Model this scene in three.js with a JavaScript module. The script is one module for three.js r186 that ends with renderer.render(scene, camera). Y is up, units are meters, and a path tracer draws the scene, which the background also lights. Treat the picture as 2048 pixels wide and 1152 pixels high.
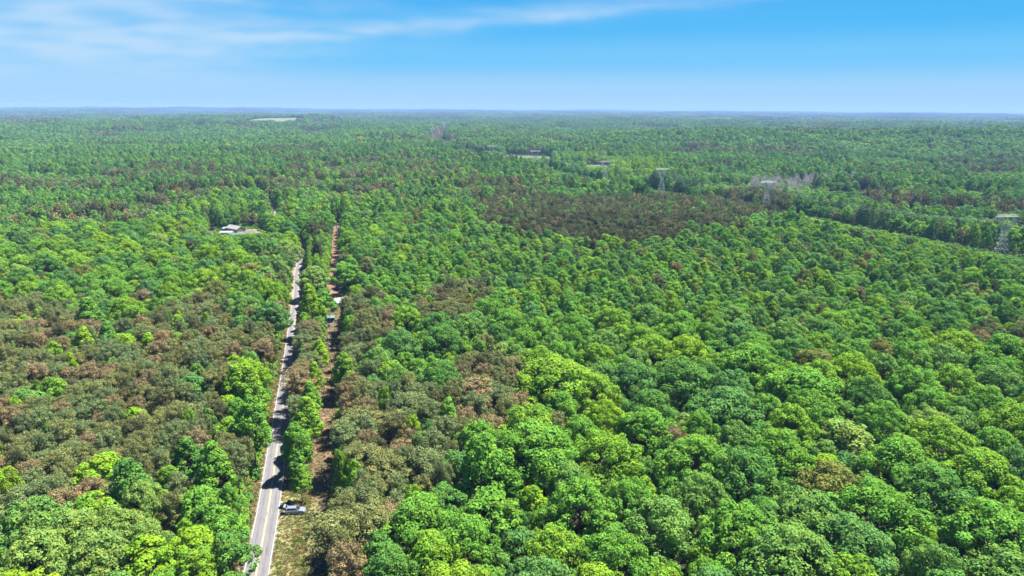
import * as THREE from 'three';
import { mergeGeometries } from 'three/addons/utils/BufferGeometryUtils.js';
import { RoundedBoxGeometry } from 'three/addons/geometries/RoundedBoxGeometry.js';
import { createNoise2D } from 'simplex-noise';

// ---------------------------------------------------------------- camera, sky, sun, exposure
const scene = new THREE.Scene();
const EYE = 98, FOCAL = 1366;                                  // metres above the road; focal length in pixels of a 2048 x 1152 picture
const camera = new THREE.PerspectiveCamera(2 * Math.atan(576 / FOCAL) * 180 / Math.PI, 16 / 9, 1, 60000);
camera.position.set(0, EYE, 0);
camera.rotation.order = 'YXZ';
camera.rotation.set(-14.9 * Math.PI / 180, 0, 0.3 * Math.PI / 180);
camera.updateProjectionMatrix(); camera.updateMatrixWorld(true);

const renderer = new THREE.WebGLRenderer({ antialias: true });
renderer.toneMapping = THREE.LinearToneMapping;
const EXPOSURE = 3.5;
renderer.toneMappingExposure = EXPOSURE;
renderer.shadowMap.enabled = true;

const SUN = new THREE.Vector3(0.66, 1.48, -0.33).normalize();  // high on the right, a little ahead: shadows fall left and towards the camera
const sun = new THREE.DirectionalLight(new THREE.Color(1, 0.955, 0.88), 5);
sun.name = 'sun'; sun.position.copy(SUN).multiplyScalar(3000); sun.target.position.set(0, 0, 0);
sun.castShadow = true; sun.shadow.mapSize.set(4096, 4096);
Object.assign(sun.shadow.camera, { left: -700, right: 700, top: 900, bottom: -900, near: 100, far: 6000 });
scene.add(sun, sun.target);

function mulberry(a) { return () => { a = (a + 0x6d2b79f5) | 0; let t = Math.imul(a ^ (a >>> 15), 1 | a); t = (t + Math.imul(t ^ (t >>> 7), 61 | t)) ^ t; return ((t ^ (t >>> 14)) >>> 0) / 4294967296; }; }
const n2 = createNoise2D(mulberry(11)), n2b = createNoise2D(mulberry(12)), n2c = createNoise2D(mulberry(13));
const sstep = (a, b, x) => { const t = Math.min(1, Math.max(0, (x - a) / (b - a))); return t * t * (3 - 2 * t); };
const lerp = (a, b, t) => a + (b - a) * t;
const clamp = (x, a, b) => Math.min(b, Math.max(a, x));

{ // clear spring sky with thin cirrus streaks, the same air all the way round
  const W = 2048, H = 1024, d = new Float32Array(W * H * 4), K = 1 / EXPOSURE;
  const stops = [[0, .42, .68, .95], [1.2, .375, .67, .96], [3.6, .17, .58, .97], [6.2, .058, .48, .94], [8.6, .030, .41, .91], [18, .04, .26, .74], [40, .025, .17, .55], [90, .018, .12, .42]];
  const bands = [];                                             // long cirrus streaks: azimuth and elevation of the middle, half length, half width, slope
  const rb = mulberry(5);
  for (let k = 0; k < 26; k++) bands.push([-180 + k * 14.2 + rb() * 8, 5.5 + rb() * 26, 14 + rb() * 20, .5 + rb() * 1.6, .04 + rb() * .1, .25 + rb() * .45]);
  bands.push([-2, 6.25, 25, .24, .085, .85], [-8, 6.0, 18, .5, .075, .42], [3, 7.3, 15, .5, .08, .5], [-22, 4.5, 15, .8, .05, .62], [-20, 7.2, 13, .9, .06, .5], [-38, 5.2, 17, 3.6, .0, 1.25], [-30, 3.6, 12, 1.4, .03, .5]);
  for (let r = 0; r < H; r++) {
    const el = ((r + .5) / H - .5) * 180, e = Math.max(0, el);
    let k = 0; while (k < stops.length - 2 && stops[k + 1][0] < e) k++;
    const t = sstep(0, 1, (e - stops[k][0]) / (stops[k + 1][0] - stops[k][0]));
    for (let c = 0; c < W; c++) {
      const round = ((c + .5) / W - .5) * 2 * Math.PI, az = Math.atan2(Math.cos(round), -Math.sin(round)) * 180 / Math.PI;   // 0 straight ahead, positive to the right
      let wisp = 0;
      const wx = Math.cos(round), wz = Math.sin(round);
      const warp = n2(wx * 6 + 4, wz * 6 + e * .12) * .7 + n2b(wx * 16, wz * 16 + e * .4) * .25;
      for (const [a, b, L, w, s, str] of bands) {
        let da = az - a; da -= 360 * Math.round(da / 360);
        if (Math.abs(da) > L * 1.6) continue;
        const off = (e - b - s * da - warp * .28) / (w * 1.5);
        wisp += str * Math.exp(-off * off) * (1 - sstep(.35, 1.6, Math.abs(da) / L));
      }
      const fine = .62 + .25 * n2c(wx * 7 + e * .4, wz * 7 + e * .8) + .10 * n2(wx * 20, wz * 20 + e * 1.6);
      const veil = .10 * (1 + n2b(wx * 1.2 + 7, wz * 1.2)) * sstep(.5, 5, e);
      const a = clamp(wisp * fine * .5 + veil * .5, 0, .8) * sstep(.2, 2.2, e);
      const i = (r * W + c) * 4, cl = [.56, .76, .96];
      for (let q = 0; q < 3; q++) d[i + q] = K * lerp(lerp(stops[k][q + 1], stops[k + 1][q + 1], t), cl[q], a);
      d[i + 3] = 1;
    }
  }
  const sky = new THREE.DataTexture(d, W, H, THREE.RGBAFormat, THREE.FloatType);
  sky.mapping = THREE.EquirectangularReflectionMapping; sky.magFilter = THREE.LinearFilter; sky.minFilter = THREE.LinearFilter; sky.needsUpdate = true;
  scene.background = sky; scene.environment = sky;
}
scene.fog = new THREE.FogExp2(new THREE.Color(.32, .52, 1.0), 7.5e-5);

// ---------------------------------------------------------------- helpers
const PREVIOUS = new Map();
function numbered(name) { const n = PREVIOUS.get(name) ?? 0; PREVIOUS.set(name, n + 1); return n ? name + '_' + String(n).padStart(3, '0') : name; }
const shadowed = (o) => { o.castShadow = true; o.receiveShadow = true; return o; };
function part(name, geometry, material, parent) { const m = shadowed(new THREE.Mesh(geometry, material)); m.name = name; parent.add(m); return m; }
function tag(o, label, category, group, kind) { o.userData = {}; if (label) o.userData.label = label; if (category) o.userData.category = category; if (group) o.userData.group = group; if (kind) o.userData.kind = kind; return o; }
function thing(name, [x, y, z], turn, label, category, group) { const o = new THREE.Group(); o.name = numbered(name); o.position.set(x, y, z); o.rotation.y = turn; scene.add(o); return tag(o, label, category, group); }
const rgb = (r, g, b) => new THREE.Color().setRGB(r, g, b);
const matte = (r, g, b, rough = .9, more = {}) => new THREE.MeshStandardMaterial({ color: rgb(r, g, b), roughness: rough, ...more });
const fromPicture = (() => { const v = new THREE.Vector3(); return (px, py, h = 0) => { v.set(px / 1024 - 1, 1 - py / 576, .5).unproject(camera).sub(camera.position); const t = (h - EYE) / v.y; return [v.x * t, v.z * t]; }; })();   // a point on the level h metres above the road
const toPicture = (() => { const v = new THREE.Vector3(); return (x, y, z) => { v.set(x, y, z).project(camera); return [(v.x + 1) * 1024, (1 - v.y) * 576]; }; })();
const inside = (poly, x, z) => { let c = false; for (let i = 0, j = poly.length - 1; i < poly.length; j = i++) if ((poly[i][1] > z) !== (poly[j][1] > z) && x < (poly[j][0] - poly[i][0]) * (z - poly[i][1]) / (poly[j][1] - poly[i][1]) + poly[i][0]) c = !c; return c; };
const area = (h, ...pts) => pts.map(([a, b]) => fromPicture(a, b, h));
const box = (w, h, d, x = 0, y = 0, z = 0) => new THREE.BoxGeometry(w, h, d).translate(x, y, z);
function bar(a, b, r, seg = 4) { const va = new THREE.Vector3(...a), vb = new THREE.Vector3(...b), d = vb.clone().sub(va), g = new THREE.CylinderGeometry(r, r, d.length(), seg, 1); g.applyQuaternion(new THREE.Quaternion().setFromUnitVectors(new THREE.Vector3(0, 1, 0), d.normalize())); return g.translate((va.x + vb.x) / 2, (va.y + vb.y) / 2, (va.z + vb.z) / 2); }

function polyX(pts, z) { let i = 0; while (i < pts.length - 2 && pts[i + 1][1] > z) i++; const [x0, z0] = pts[i], [x1, z1] = pts[i + 1]; return x0 + (x1 - x0) * (z - z0) / (z1 - z0); }
const ROAD = [[-25, 0], [-35, -50], [-48, -100], [-54.8, -126], [-60.7, -150.6], [-71.3, -191], [-82.6, -234.6], [-91.1, -266.6], [-103.2, -311], [-117, -361.6], [-128.5, -400], [-136, -430], [-146, -463], [-162, -500], [-180, -538], [-205, -590], [-225, -640], [-262, -720], [-320, -820]];
const roadCurve = new THREE.CatmullRomCurve3(ROAD.map(([x, z]) => new THREE.Vector3(x, 0, z)), false, 'centripetal');
const roadPts = roadCurve.getSpacedPoints(420);
const roadFine = roadPts.map((p) => [p.x, p.z]);
const roadX = (z) => polyX(roadFine, clamp(z, -819, -1));
const STRIP = [[-36, -100], [-45.2, -135], [-49, -155], [-52.6, -172], [-58.6, -198], [-65.6, -226.5], [-71.8, -255], [-74.2, -267], [-83.6, -308], [-99, -367], [-108.6, -409], [-127.6, -487], [-139, -535], [-150, -580]];
const stripX = (z) => polyX(STRIP, z);

function terrain(x, z) {
  const r = Math.hypot(x, z), a = sstep(650, 2600, r), f = sstep(4500, 11000, r);
  let h = -r * r / (2 * 6371000);
  if (a > 0) h += a * (n2(x / 1500, z / 1500) * 13 + n2b(x / 560, z / 430) * 7 * sstep(1100, 2200, r));
  if (f > 0) h += f * (n2c(x / 4200 + 3, z / 4200) * 16 + n2(x / 1900 + 9, z / 1900) * 7 + 6);
  h += 26 * Math.exp(-Math.pow((z + 1950 - .25 * x) / 260, 2)) * sstep(60, 600, x) + 20 * Math.exp(-Math.pow((z + 3500 - .15 * x) / 330, 2)) * sstep(0, 900, x) + 16 * Math.exp(-Math.pow((z + 2900 + .1 * x) / 320, 2)) * sstep(-300, -1100, x) + 30 * Math.exp(-Math.pow((r - 12500) / 1500, 2)) * sstep(-500, -6000, x);
  h += 24 * Math.exp(-Math.pow(Math.hypot(x + 1340, z + 4000) / 520, 2));
  return h * sstep(560, 800, r);
}

// ---------------------------------------------------------------- ground
{
  const P = [], C = [], I = [], rings = 130, sect = 200;
  P.push(0, 0, 0); C.push(.05, .042, .026);
  for (let i = 0; i < rings; i++) {
    const r = 60 * Math.pow(23000 / 60, i / (rings - 1));
    for (let j = 0; j < sect; j++) {
      const a = j / sect * Math.PI * 2, x = Math.cos(a) * r, z = Math.sin(a) * r, n = n2(x / 40, z / 40), k = sstep(900, 3000, r);
      P.push(x, terrain(x, z), z);
      C.push(lerp(.055, .035, k) * (1 + .25 * n), lerp(.045, .05, k) * (1 + .2 * n), lerp(.026, .024, k) * (1 + .2 * n));
    }
  }
  for (let j = 0; j < sect; j++) I.push(0, 1 + (j + 1) % sect, 1 + j);
  for (let i = 0; i < rings - 1; i++) for (let j = 0; j < sect; j++) { const a = 1 + i * sect + j, b = 1 + i * sect + (j + 1) % sect; I.push(a, b, a + sect, b, b + sect, a + sect); }
  const g = new THREE.BufferGeometry();
  g.setAttribute('position', new THREE.Float32BufferAttribute(P, 3)); g.setAttribute('color', new THREE.Float32BufferAttribute(C, 3)); g.setIndex(I); g.computeVertexNormals();
  const m = shadowed(new THREE.Mesh(g, new THREE.MeshStandardMaterial({ vertexColors: true, roughness: 1 }))); m.name = 'ground'; tag(m, null, null, null, 'structure'); scene.add(m);
}
{ // road verges and the mown utility strip: dry grass, red clay, brown litter (matter with patches of its own)
  const P = [], C = [], I = [], NU = 110, NV = 720, z0 = -88, z1 = -575;
  for (let v = 0; v <= NV; v++) {
    const z = lerp(z0, z1, v / NV), rx = roadX(z), sx = stripX(z) - rx;
    for (let u = 0; u <= NU; u++) {
      const o = lerp(-15, 45, u / NU), x = rx + o;
      const a = n2(x / 2.2, z / 3.4), b = n2b(x / 7, z / 11), c = n2c(x / .7, z / .7);
      let col = [.075, .058, .034];                                                    // leaf litter
      const mix = (q, t) => { t = clamp(t, 0, 1); col = col.map((w, i) => lerp(w, q[i], t)); };
      if (o < 0) { mix([.17, .135, .065], sstep(-9.5, -5.5, o + a * 1.5)); mix([.27, .115, .055], sstep(.25, .6, b + a * .3) * sstep(-10, -6, o) * (z < -170 ? 1 : .35)); mix([.13, .15, .05], sstep(.2, .7, a - b) * sstep(-8, -5, o) * .6); }
      else {
        const st = 1 - sstep(4, 6.5, Math.abs(o - sx) + a * .8);
        if (z > -158) { mix([.19, .185, .07], sstep(2.4, 3, o) * (1 - sstep(10, 13.5, o + a * 1.6))); mix([.225, .195, .095], sstep(-.1, .6, n2c(x / 1.1, z / 4)) * (1 - sstep(5, 9, o)) * .75); mix([.11, .145, .045], sstep(.1, .6, b - a * .3) * .6 * (1 - sstep(11, 14, o))); mix([.25, .135, .075], sstep(.15, .55, a + b * .5) * sstep(6.5, 8.5, o) * (1 - sstep(11, 13, o)) * .9); }
        else { mix([.16, .15, .055], (1 - sstep(4, 6, o)) * .8); mix([.125, .074, .048], st * .95); mix([.20, .105, .06], st * sstep(.25, .7, b + .5 * a) * .8); mix([.12, .13, .05], st * sstep(.35, .75, n2(x / 3 + 40, z / 9)) * .55); mix([.17, .15, .07], st * sstep(.3, .7, n2c(x / 2 + 9, z / 7)) * .5 * (z > -345 && z < -280 ? 1 : .25)); mix([.135, .062, .038], st * sstep(-355, -400, z) * .8); }
      }
      mix([.30, .27, .21], sstep(.2, .75, c + .4 * a) * sstep(2.75, 2.95, Math.abs(o)) * (1 - sstep(3.3, 4.3, Math.abs(o))) * .8);   // gravel at the road's edge
      if (Math.hypot(o - 5.9, (z + 150.2) * .9) < 4.2 + a) mix([.34, .31, .26], .75 * sstep(4.6, 2.6, Math.hypot(o - 5.9, (z + 150.2) * 1.25) + a * .5));
      const gr = 1 + .22 * c + .12 * a;
      P.push(x, .03, z); C.push(col[0] * gr, col[1] * gr, col[2] * gr);
    }
  }
  for (let v = 0; v < NV; v++) for (let u = 0; u < NU; u++) { const a = v * (NU + 1) + u, b = a + NU + 1; I.push(a, a + 1, b, a + 1, b + 1, b); }
  const g = new THREE.BufferGeometry(); g.setAttribute('position', new THREE.Float32BufferAttribute(P, 3)); g.setAttribute('color', new THREE.Float32BufferAttribute(C, 3)); g.setIndex(I); g.computeVertexNormals();
  const m = shadowed(new THREE.Mesh(g, new THREE.MeshStandardMaterial({ vertexColors: true, roughness: 1 }))); m.name = 'verge_ground'; tag(m, null, null, null, 'structure'); scene.add(m);
}
function ribbon(from, to, y, dash) {   // a strip along the road between two offsets from its middle
  const P = [], U = [], I = []; let len = 0;
  for (let i = 0; i < roadPts.length; i++) {
    const p = roadPts[i], q = roadPts[Math.min(i + 1, roadPts.length - 1)], o = roadPts[Math.max(i - 1, 0)], d = q.clone().sub(o).normalize(), nx = -d.z, nz = d.x;
    if (i) len += p.distanceTo(o);
    const wob = dash ? n2c(len / 9, from) * .02 : n2(len / 3, from * 5) * .09;
    P.push(p.x + nx * (from + wob), y, p.z + nz * (from + wob), p.x + nx * (to + wob), y, p.z + nz * (to + wob)); U.push(from, len, to, len);
    if (i && (!dash || i % dash)) { const k = i * 2; I.push(k - 2, k - 1, k, k - 1, k + 1, k); }
  }
  const g = new THREE.BufferGeometry(); g.setAttribute('position', new THREE.Float32BufferAttribute(P, 3)); g.setAttribute('uv', new THREE.Float32BufferAttribute(U, 2)); g.setIndex(I); g.computeVertexNormals(); return g;
}
{
  const S = 512, d = new Uint8Array(S * S * 4), q = mulberry(21);
  for (let y = 0; y < S; y++) for (let x = 0; x < S; x++) {
    const X = x / S * 6.4, Y = y / S * 64, i = (y * S + x) * 4;
    let v = 196 + n2(X * 1.2, Y * .18) * 9 + n2b(X * 4, Y * .8) * 6 + (q() - .5) * 22;
    v -= 20 * Math.exp(-Math.pow((Math.abs(X - 3.2) - 1.5) / .35, 2));                      // oil and rubber along the lanes
    const crack = Math.abs(n2c(X * .9 + 5, Y * .16)); if (crack < .012 && n2(X * .3, Y * .05 + 8) > .1) v -= 75;
    if (n2b(X * 1.6 + 30, Y * .2 + 3) > .83) v -= 42;                                       // sealed patches
    d[i] = v; d[i + 1] = v * .985; d[i + 2] = v * .985; d[i + 3] = 255;
  }
  const t = new THREE.DataTexture(d, S, S); t.colorSpace = THREE.SRGBColorSpace; t.wrapS = t.wrapT = THREE.RepeatWrapping; t.magFilter = THREE.LinearFilter; t.repeat.set(1 / 6.4, 1 / 64); t.offset.set(.5, 0); t.needsUpdate = true;
  const road = new THREE.Group(); road.name = 'road'; tag(road, null, null, null, 'structure'); scene.add(road);
  part('asphalt', ribbon(-2.85, 2.85, .06), new THREE.MeshStandardMaterial({ map: t, roughness: .92, color: rgb(.235, .233, .243) }), road);
  const white = matte(.34, .34, .33, .7), yellow = matte(.36, .31, .15, .7);
  part('edge_line', ribbon(-2.66, -2.52, .07, 23), white, road); part('edge_line', ribbon(2.52, 2.66, .07, 31), white, road);
  part('centre_line', ribbon(-.19, -.07, .07, 37), yellow, road); part('centre_line', ribbon(.07, .19, .07, 41), yellow, road);
}

// ---------------------------------------------------------------- foliage shapes
class Leafy {   // collects small leaf-clump faces
  constructor() { this.P = []; this.C = []; this.I = []; }
  kite(x, y, z, nx, ny, nz, size, rnd, tint, slim = 1) {
    let ax = rnd() - .5, ay = rnd() - .5, az = rnd() - .5, ux = ay * nz - az * ny, uy = az * nx - ax * nz, uz = ax * ny - ay * nx, l = Math.hypot(ux, uy, uz) || 1; ux /= l; uy /= l; uz /= l;
    const vx = ny * uz - nz * uy, vy = nz * ux - nx * uz, vz = nx * uy - ny * ux, s = size * (.7 + .6 * rnd()), w = s * (.55 + .3 * rnd()) * slim, b = s * .22 * (rnd() - .3), k = this.P.length / 3;
    this.P.push(x + ux * s, y + uy * s, z + uz * s, x + vx * w + nx * b, y + vy * w + ny * b, z + vz * w + nz * b, x - ux * s * .8, y - uy * s * .8, z - uz * s * .8, x - vx * w + nx * b, y - vy * w + ny * b, z - vz * w + nz * b);
    for (let q = 0; q < 4; q++) this.C.push(...tint);
    this.I.push(k, k + 1, k + 2, k, k + 2, k + 3);
  }
  blade(x, y, z, dx, dy, dz, len, w, rnd, tint) {
    let ax = rnd() - .5, ay = rnd() - .5, az = rnd() - .5, sx = ay * dz - az * dy, sy = az * dx - ax * dz, sz = ax * dy - ay * dx, l = Math.hypot(sx, sy, sz) || 1; const k = this.P.length / 3; w /= l;
    this.P.push(x - sx * w, y - sy * w, z - sz * w, x + sx * w, y + sy * w, z + sz * w, x + dx * len, y + dy * len, z + dz * len);
    for (let q = 0; q < 3; q++) this.C.push(...tint);
    this.I.push(k, k + 1, k + 2);
  }
  add(g, tint) { const k = this.P.length / 3, p = g.attributes.position.array, ix = g.index.array; for (let i = 0; i < p.length; i++) this.P.push(p[i]); for (let i = 0; i < p.length / 3; i++) this.C.push(...tint); for (let i = 0; i < ix.length; i++) this.I.push(ix[i] + k); }
  build() { const g = new THREE.BufferGeometry(); g.setAttribute('position', new THREE.Float32BufferAttribute(this.P, 3)); g.setAttribute('color', new THREE.Float32BufferAttribute(this.C, 3)); g.setIndex(this.I); return g; }
}
// a broadleaf crown: lobes on an uneven envelope, leaf clumps over the outside of each lobe
function broadleaf(seed, { R, H, base, cone = 0, lobes, lobeR, leaf, per, trunk = true }) {
  const rnd = mulberry(seed), L = new Leafy(), noise = createNoise2D(mulberry(seed + 77)), cy = base + (H - base) * .42, up = H - cy, down = cy - base;
  const ends = [];
  for (let i = 0; i < lobes; i++) {
    const t = (i + .5) / lobes, yy = lerp(1, -.55, t), ph = i * 2.39996 + rnd() * .9, rr = Math.sqrt(Math.max(0, 1 - yy * yy));
    let dx = Math.cos(ph) * rr, dz = Math.sin(ph) * rr, env = .78 + .30 * noise(dx * 1.3 + seed, dz * 1.3 + yy * 1.7) + .14 * noise(dx * 3.1, dz * 3.1 + yy * 3 + 5) + .1 * (rnd() - .5);
    if (i > 3 && noise(dx * 2.6 + 40, dz * 2.6 + yy * 2.2) < -.62) { ends.push([dx * R * .5, cy, dz * R * .5]); continue; }   // ragged gaps
    let rad = R * env; if (cone && yy > 0) rad *= 1 - cone * yy * .75;
    const x = dx * rad, z = dz * rad, y = cy + yy * (yy > 0 ? up * (.86 + .2 * noise(dx * 2 + 9, dz * 2)) : down * .9) - lobeR * .5, lr = lobeR * (.55 + .9 * rnd());
    ends.push([x, y, z]);
    const tone = .84 + .32 * rnd(), warm = (rnd() - .5) * (trunk ? .22 : .12);                      // each bough its own age of leaf
    const n = Math.round(per * Math.pow(lr / lobeR, 2));
    for (let k = 0; k < n; k++) {
      let a = rnd() * 2 - 1, b = rnd() * Math.PI * 2, s = Math.sqrt(1 - a * a), ex = Math.cos(b) * s, ez = Math.sin(b) * s, ey = a;
      if (ex * dx + ez * dz + ey * (yy + .25) < -.25) { ex = -ex; ey = -ey; ez = -ez; }
      const q = lr * (.72 + .36 * Math.sqrt(rnd())), j = .5;
      let nx = ex + (rnd() - .5) * j * 2, ny = ey + .25 + (rnd() - .5) * j * 2, nz = ez + (rnd() - .5) * j * 2, l = Math.hypot(nx, ny, nz); nx /= l; ny /= l; nz /= l;
      const v = tone * (.72 + .56 * rnd());
      L.kite(x + ex * q, y + ey * q * .85, z + ez * q, nx, ny, nz, leaf, rnd, [v * (1 + warm), v, v * (1 - warm)]);
    }
  }
  if (!trunk) { const t = new THREE.CylinderGeometry(.12, .25, cy, 4, 1, true).translate(0, cy / 2 - .3, 0); L.add(t, [.9, .45, 1.6]); }
  const crown = L.build(); if (!trunk) return { crown };
  const parts = [], tr = Math.max(.16, R * .045), lean = [(rnd() - .5) * .5, (rnd() - .5) * .5], top = [lean[0], cy + up * .5, lean[1]];
  const limb = (a, b, r0, r1) => { const va = new THREE.Vector3(...a), vb = new THREE.Vector3(...b), d = vb.clone().sub(va), g = new THREE.CylinderGeometry(r1, r0, d.length(), 6, 1, true); g.applyQuaternion(new THREE.Quaternion().setFromUnitVectors(new THREE.Vector3(0, 1, 0), d.normalize())).translate((va.x + vb.x) / 2, (va.y + vb.y) / 2, (va.z + vb.z) / 2); parts.push(g); };
  const fork = [lean[0] * .5, base + 1, lean[1] * .5];
  limb([0, -.2, 0], fork, tr * 1.25, tr); limb(fork, top, tr, tr * .35);
  for (let k = 0; k < 11; k++) { const e = ends[Math.floor((k + .5) / 11 * ends.length)], s = rnd() * .6, m = [lerp(fork[0], top[0], s), lerp(fork[1], top[1], s), lerp(fork[2], top[2], s)]; const mid = [lerp(m[0], e[0], .55), lerp(m[1], e[1], .55) + .4, lerp(m[2], e[2], .55)]; limb(m, mid, tr * .42, tr * .26); limb(mid, e, tr * .26, tr * .08); }
  return { crown, trunk: mergeGeometries(parts) };
}
// a pine: straight stem, tiers of upswept branches that carry flattened pads of needle sprays
function pine(seed, { R, H, base, tiers, pad, per, leaf, trunk = true }) {
  const rnd = mulberry(seed), L = new Leafy(), parts = [];
  const limb = (a, b, r0, r1, s = 5) => { const va = new THREE.Vector3(...a), vb = new THREE.Vector3(...b), d = vb.clone().sub(va), g = new THREE.CylinderGeometry(r1, r0, d.length(), s, 1, true); g.applyQuaternion(new THREE.Quaternion().setFromUnitVectors(new THREE.Vector3(0, 1, 0), d.normalize())).translate((va.x + vb.x) / 2, (va.y + vb.y) / 2, (va.z + vb.z) / 2); parts.push(g); };
  if (trunk) limb([0, -.2, 0], [0, H - .6, 0], R * .055, .05, 6); else L.add(new THREE.CylinderGeometry(.08, .2, base + 2, 4, 1, true).translate(0, base / 2 + .6, 0), [1, .75, 1.2]);
  for (let t = 0; t < tiers; t++) {
    const f = t / (tiers - 1), y = lerp(base, H - .9, Math.pow(f, .92)), nb = f > .9 ? 4 : 6, reach = R * (f < .25 ? lerp(.7, 1, f / .25) : Math.sqrt(Math.max(.06, 1 - Math.pow((f - .25) / .8, 2)))) * (.88 + .24 * rnd()), old = f < .22;
    for (let k = 0; k < nb; k++) {
      const a = (k + rnd() * .8) / nb * Math.PI * 2 + t * 1.1, out = reach * (.6 + .5 * rnd()), ex = Math.cos(a) * out, ez = Math.sin(a) * out, ey = y + out * (.18 + .3 * f + .2 * rnd());
      if (trunk) limb([0, y, 0], [ex * .9, ey - .1, ez * .9], .045, .014, 3);
      for (const s of out > R * .55 ? [.55, 1] : [.95]) {
        const cx = ex * s + (rnd() - .5) * .5, cz = ez * s + (rnd() - .5) * .5, cy = lerp(y, ey, s) + (rnd() - .4) * .3, pr = pad * (.7 + .6 * rnd()) * (s < 1 ? .85 : 1), tone = .8 + .4 * rnd(), br = rnd() < (old ? .45 : .1) ? .4 : 0;
        const n = Math.round(per * Math.pow(pr / pad, 2));
        for (let q = 0; q < n; q++) {
          let v = rnd() * 1.75 - .75, b = rnd() * Math.PI * 2, h = Math.sqrt(1 - v * v), dx = Math.cos(b) * h, dz = Math.sin(b) * h, rr = pr * (.6 + .45 * Math.sqrt(rnd()));
          let nx = dx + (rnd() - .5) * .9, ny = v + .6 + (rnd() - .5) * .9, nz = dz + (rnd() - .5) * .9, l = Math.hypot(nx, ny, nz); nx /= l; ny /= l; nz /= l;
          const w = tone * (.75 + .5 * rnd()), tint = [w * (1 + br * .6), w * (1 + br * .12), w * (1 - br * .1)], X = cx + dx * rr, Y = cy + v * rr * .62, Zz = cz + dz * rr;
          if (q % 4) L.kite(X, Y, Zz, nx, ny, nz, leaf * (trunk ? 1.25 : 1), rnd, tint, trunk ? .5 : 1); else L.blade(X, Y, Zz, dx * .6, .75, dz * .6, leaf * 2.2, leaf * .35, rnd, tint);
        }
      }
    }
  }
  return { crown: L.build(), trunk: trunk ? mergeGeometries(parts) : null };
}
const leafLook = (more) => new THREE.MeshPhysicalMaterial({ vertexColors: true, flatShading: true, side: THREE.DoubleSide, roughness: 1, transmission: .3, thickness: 0, specularIntensity: .08, ...more });
const bark = matte(.13, .105, .085, 1), pineBark = matte(.16, .135, .115, 1);

// nominal shapes: [geometry, nominal crown radius, nominal height]
const BIG = [1, 2, 3, 4].map((s) => ({ ...broadleaf(100 + s, { R: 7.2, H: 21, base: 8, cone: [0, .15, .05, .3][s - 1], lobes: 180, lobeR: 1.18, leaf: .265, per: 70 }), R: 7.2, H: 21, form: ['domed', 'rounded', 'broad', 'billowing'][s - 1] }));
const MID = [1, 2, 3].map((s) => ({ ...broadleaf(200 + s, { R: 4.4, H: 16, base: 5, cone: [.1, .3, 0][s - 1], lobes: 84, lobeR: .95, leaf: .25, per: 60 }), R: 4.4, H: 16, form: ['round', 'egg-shaped', 'bushy'][s - 1] }));
const SPIRE = [1, 2, 3].map((s) => ({ ...broadleaf(300 + s, { R: 3.5, H: 17, base: 3.5, cone: [.6, .45, .75][s - 1], lobes: 90, lobeR: .82, leaf: .25, per: 52 }), R: 3.5, H: 17, form: ['upright', 'narrow', 'pointed'][s - 1] }));
const PINE = [1, 2, 3, 4].map((s) => ({ ...pine(400 + s, { R: 3.6, H: 17, base: [8, 7, 9, 6.5][s - 1], tiers: 10, pad: .95, per: 120, leaf: .19 }), R: 3.6, H: 17, form: ['tufted', 'ragged', 'flat-topped', 'tapering'][s - 1] }));
const LODMID = { big: [1, 2, 3].map((s) => ({ ...broadleaf(500 + s, { R: 5.6, H: 19, base: 1, cone: [.05, .25, .5][s - 1], lobes: 70, lobeR: 1.5, leaf: .5, per: 26, trunk: false }), R: 5.6, H: 19 })), pine: [1, 2].map((s) => ({ ...pine(600 + s, { R: 3.3, H: 17, base: 4, tiers: 9, pad: 1.1, per: 10, leaf: .5, trunk: false }), R: 3.3, H: 17 })) };
const LODFAR = { big: [1, 2, 3].map((s) => ({ ...broadleaf(700 + s, { R: 5.6, H: 19, base: 3, cone: [0, .1, .25][s - 1], lobes: 28, lobeR: 2.0, leaf: .95, per: 13, trunk: false }), R: 5.6, H: 19 })), pine: [1].map((s) => ({ ...pine(800 + s, { R: 3.3, H: 17, base: 8, tiers: 4, pad: 1.6, per: 4, leaf: 1.1, trunk: false }), R: 3.3, H: 17 })) };

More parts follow.
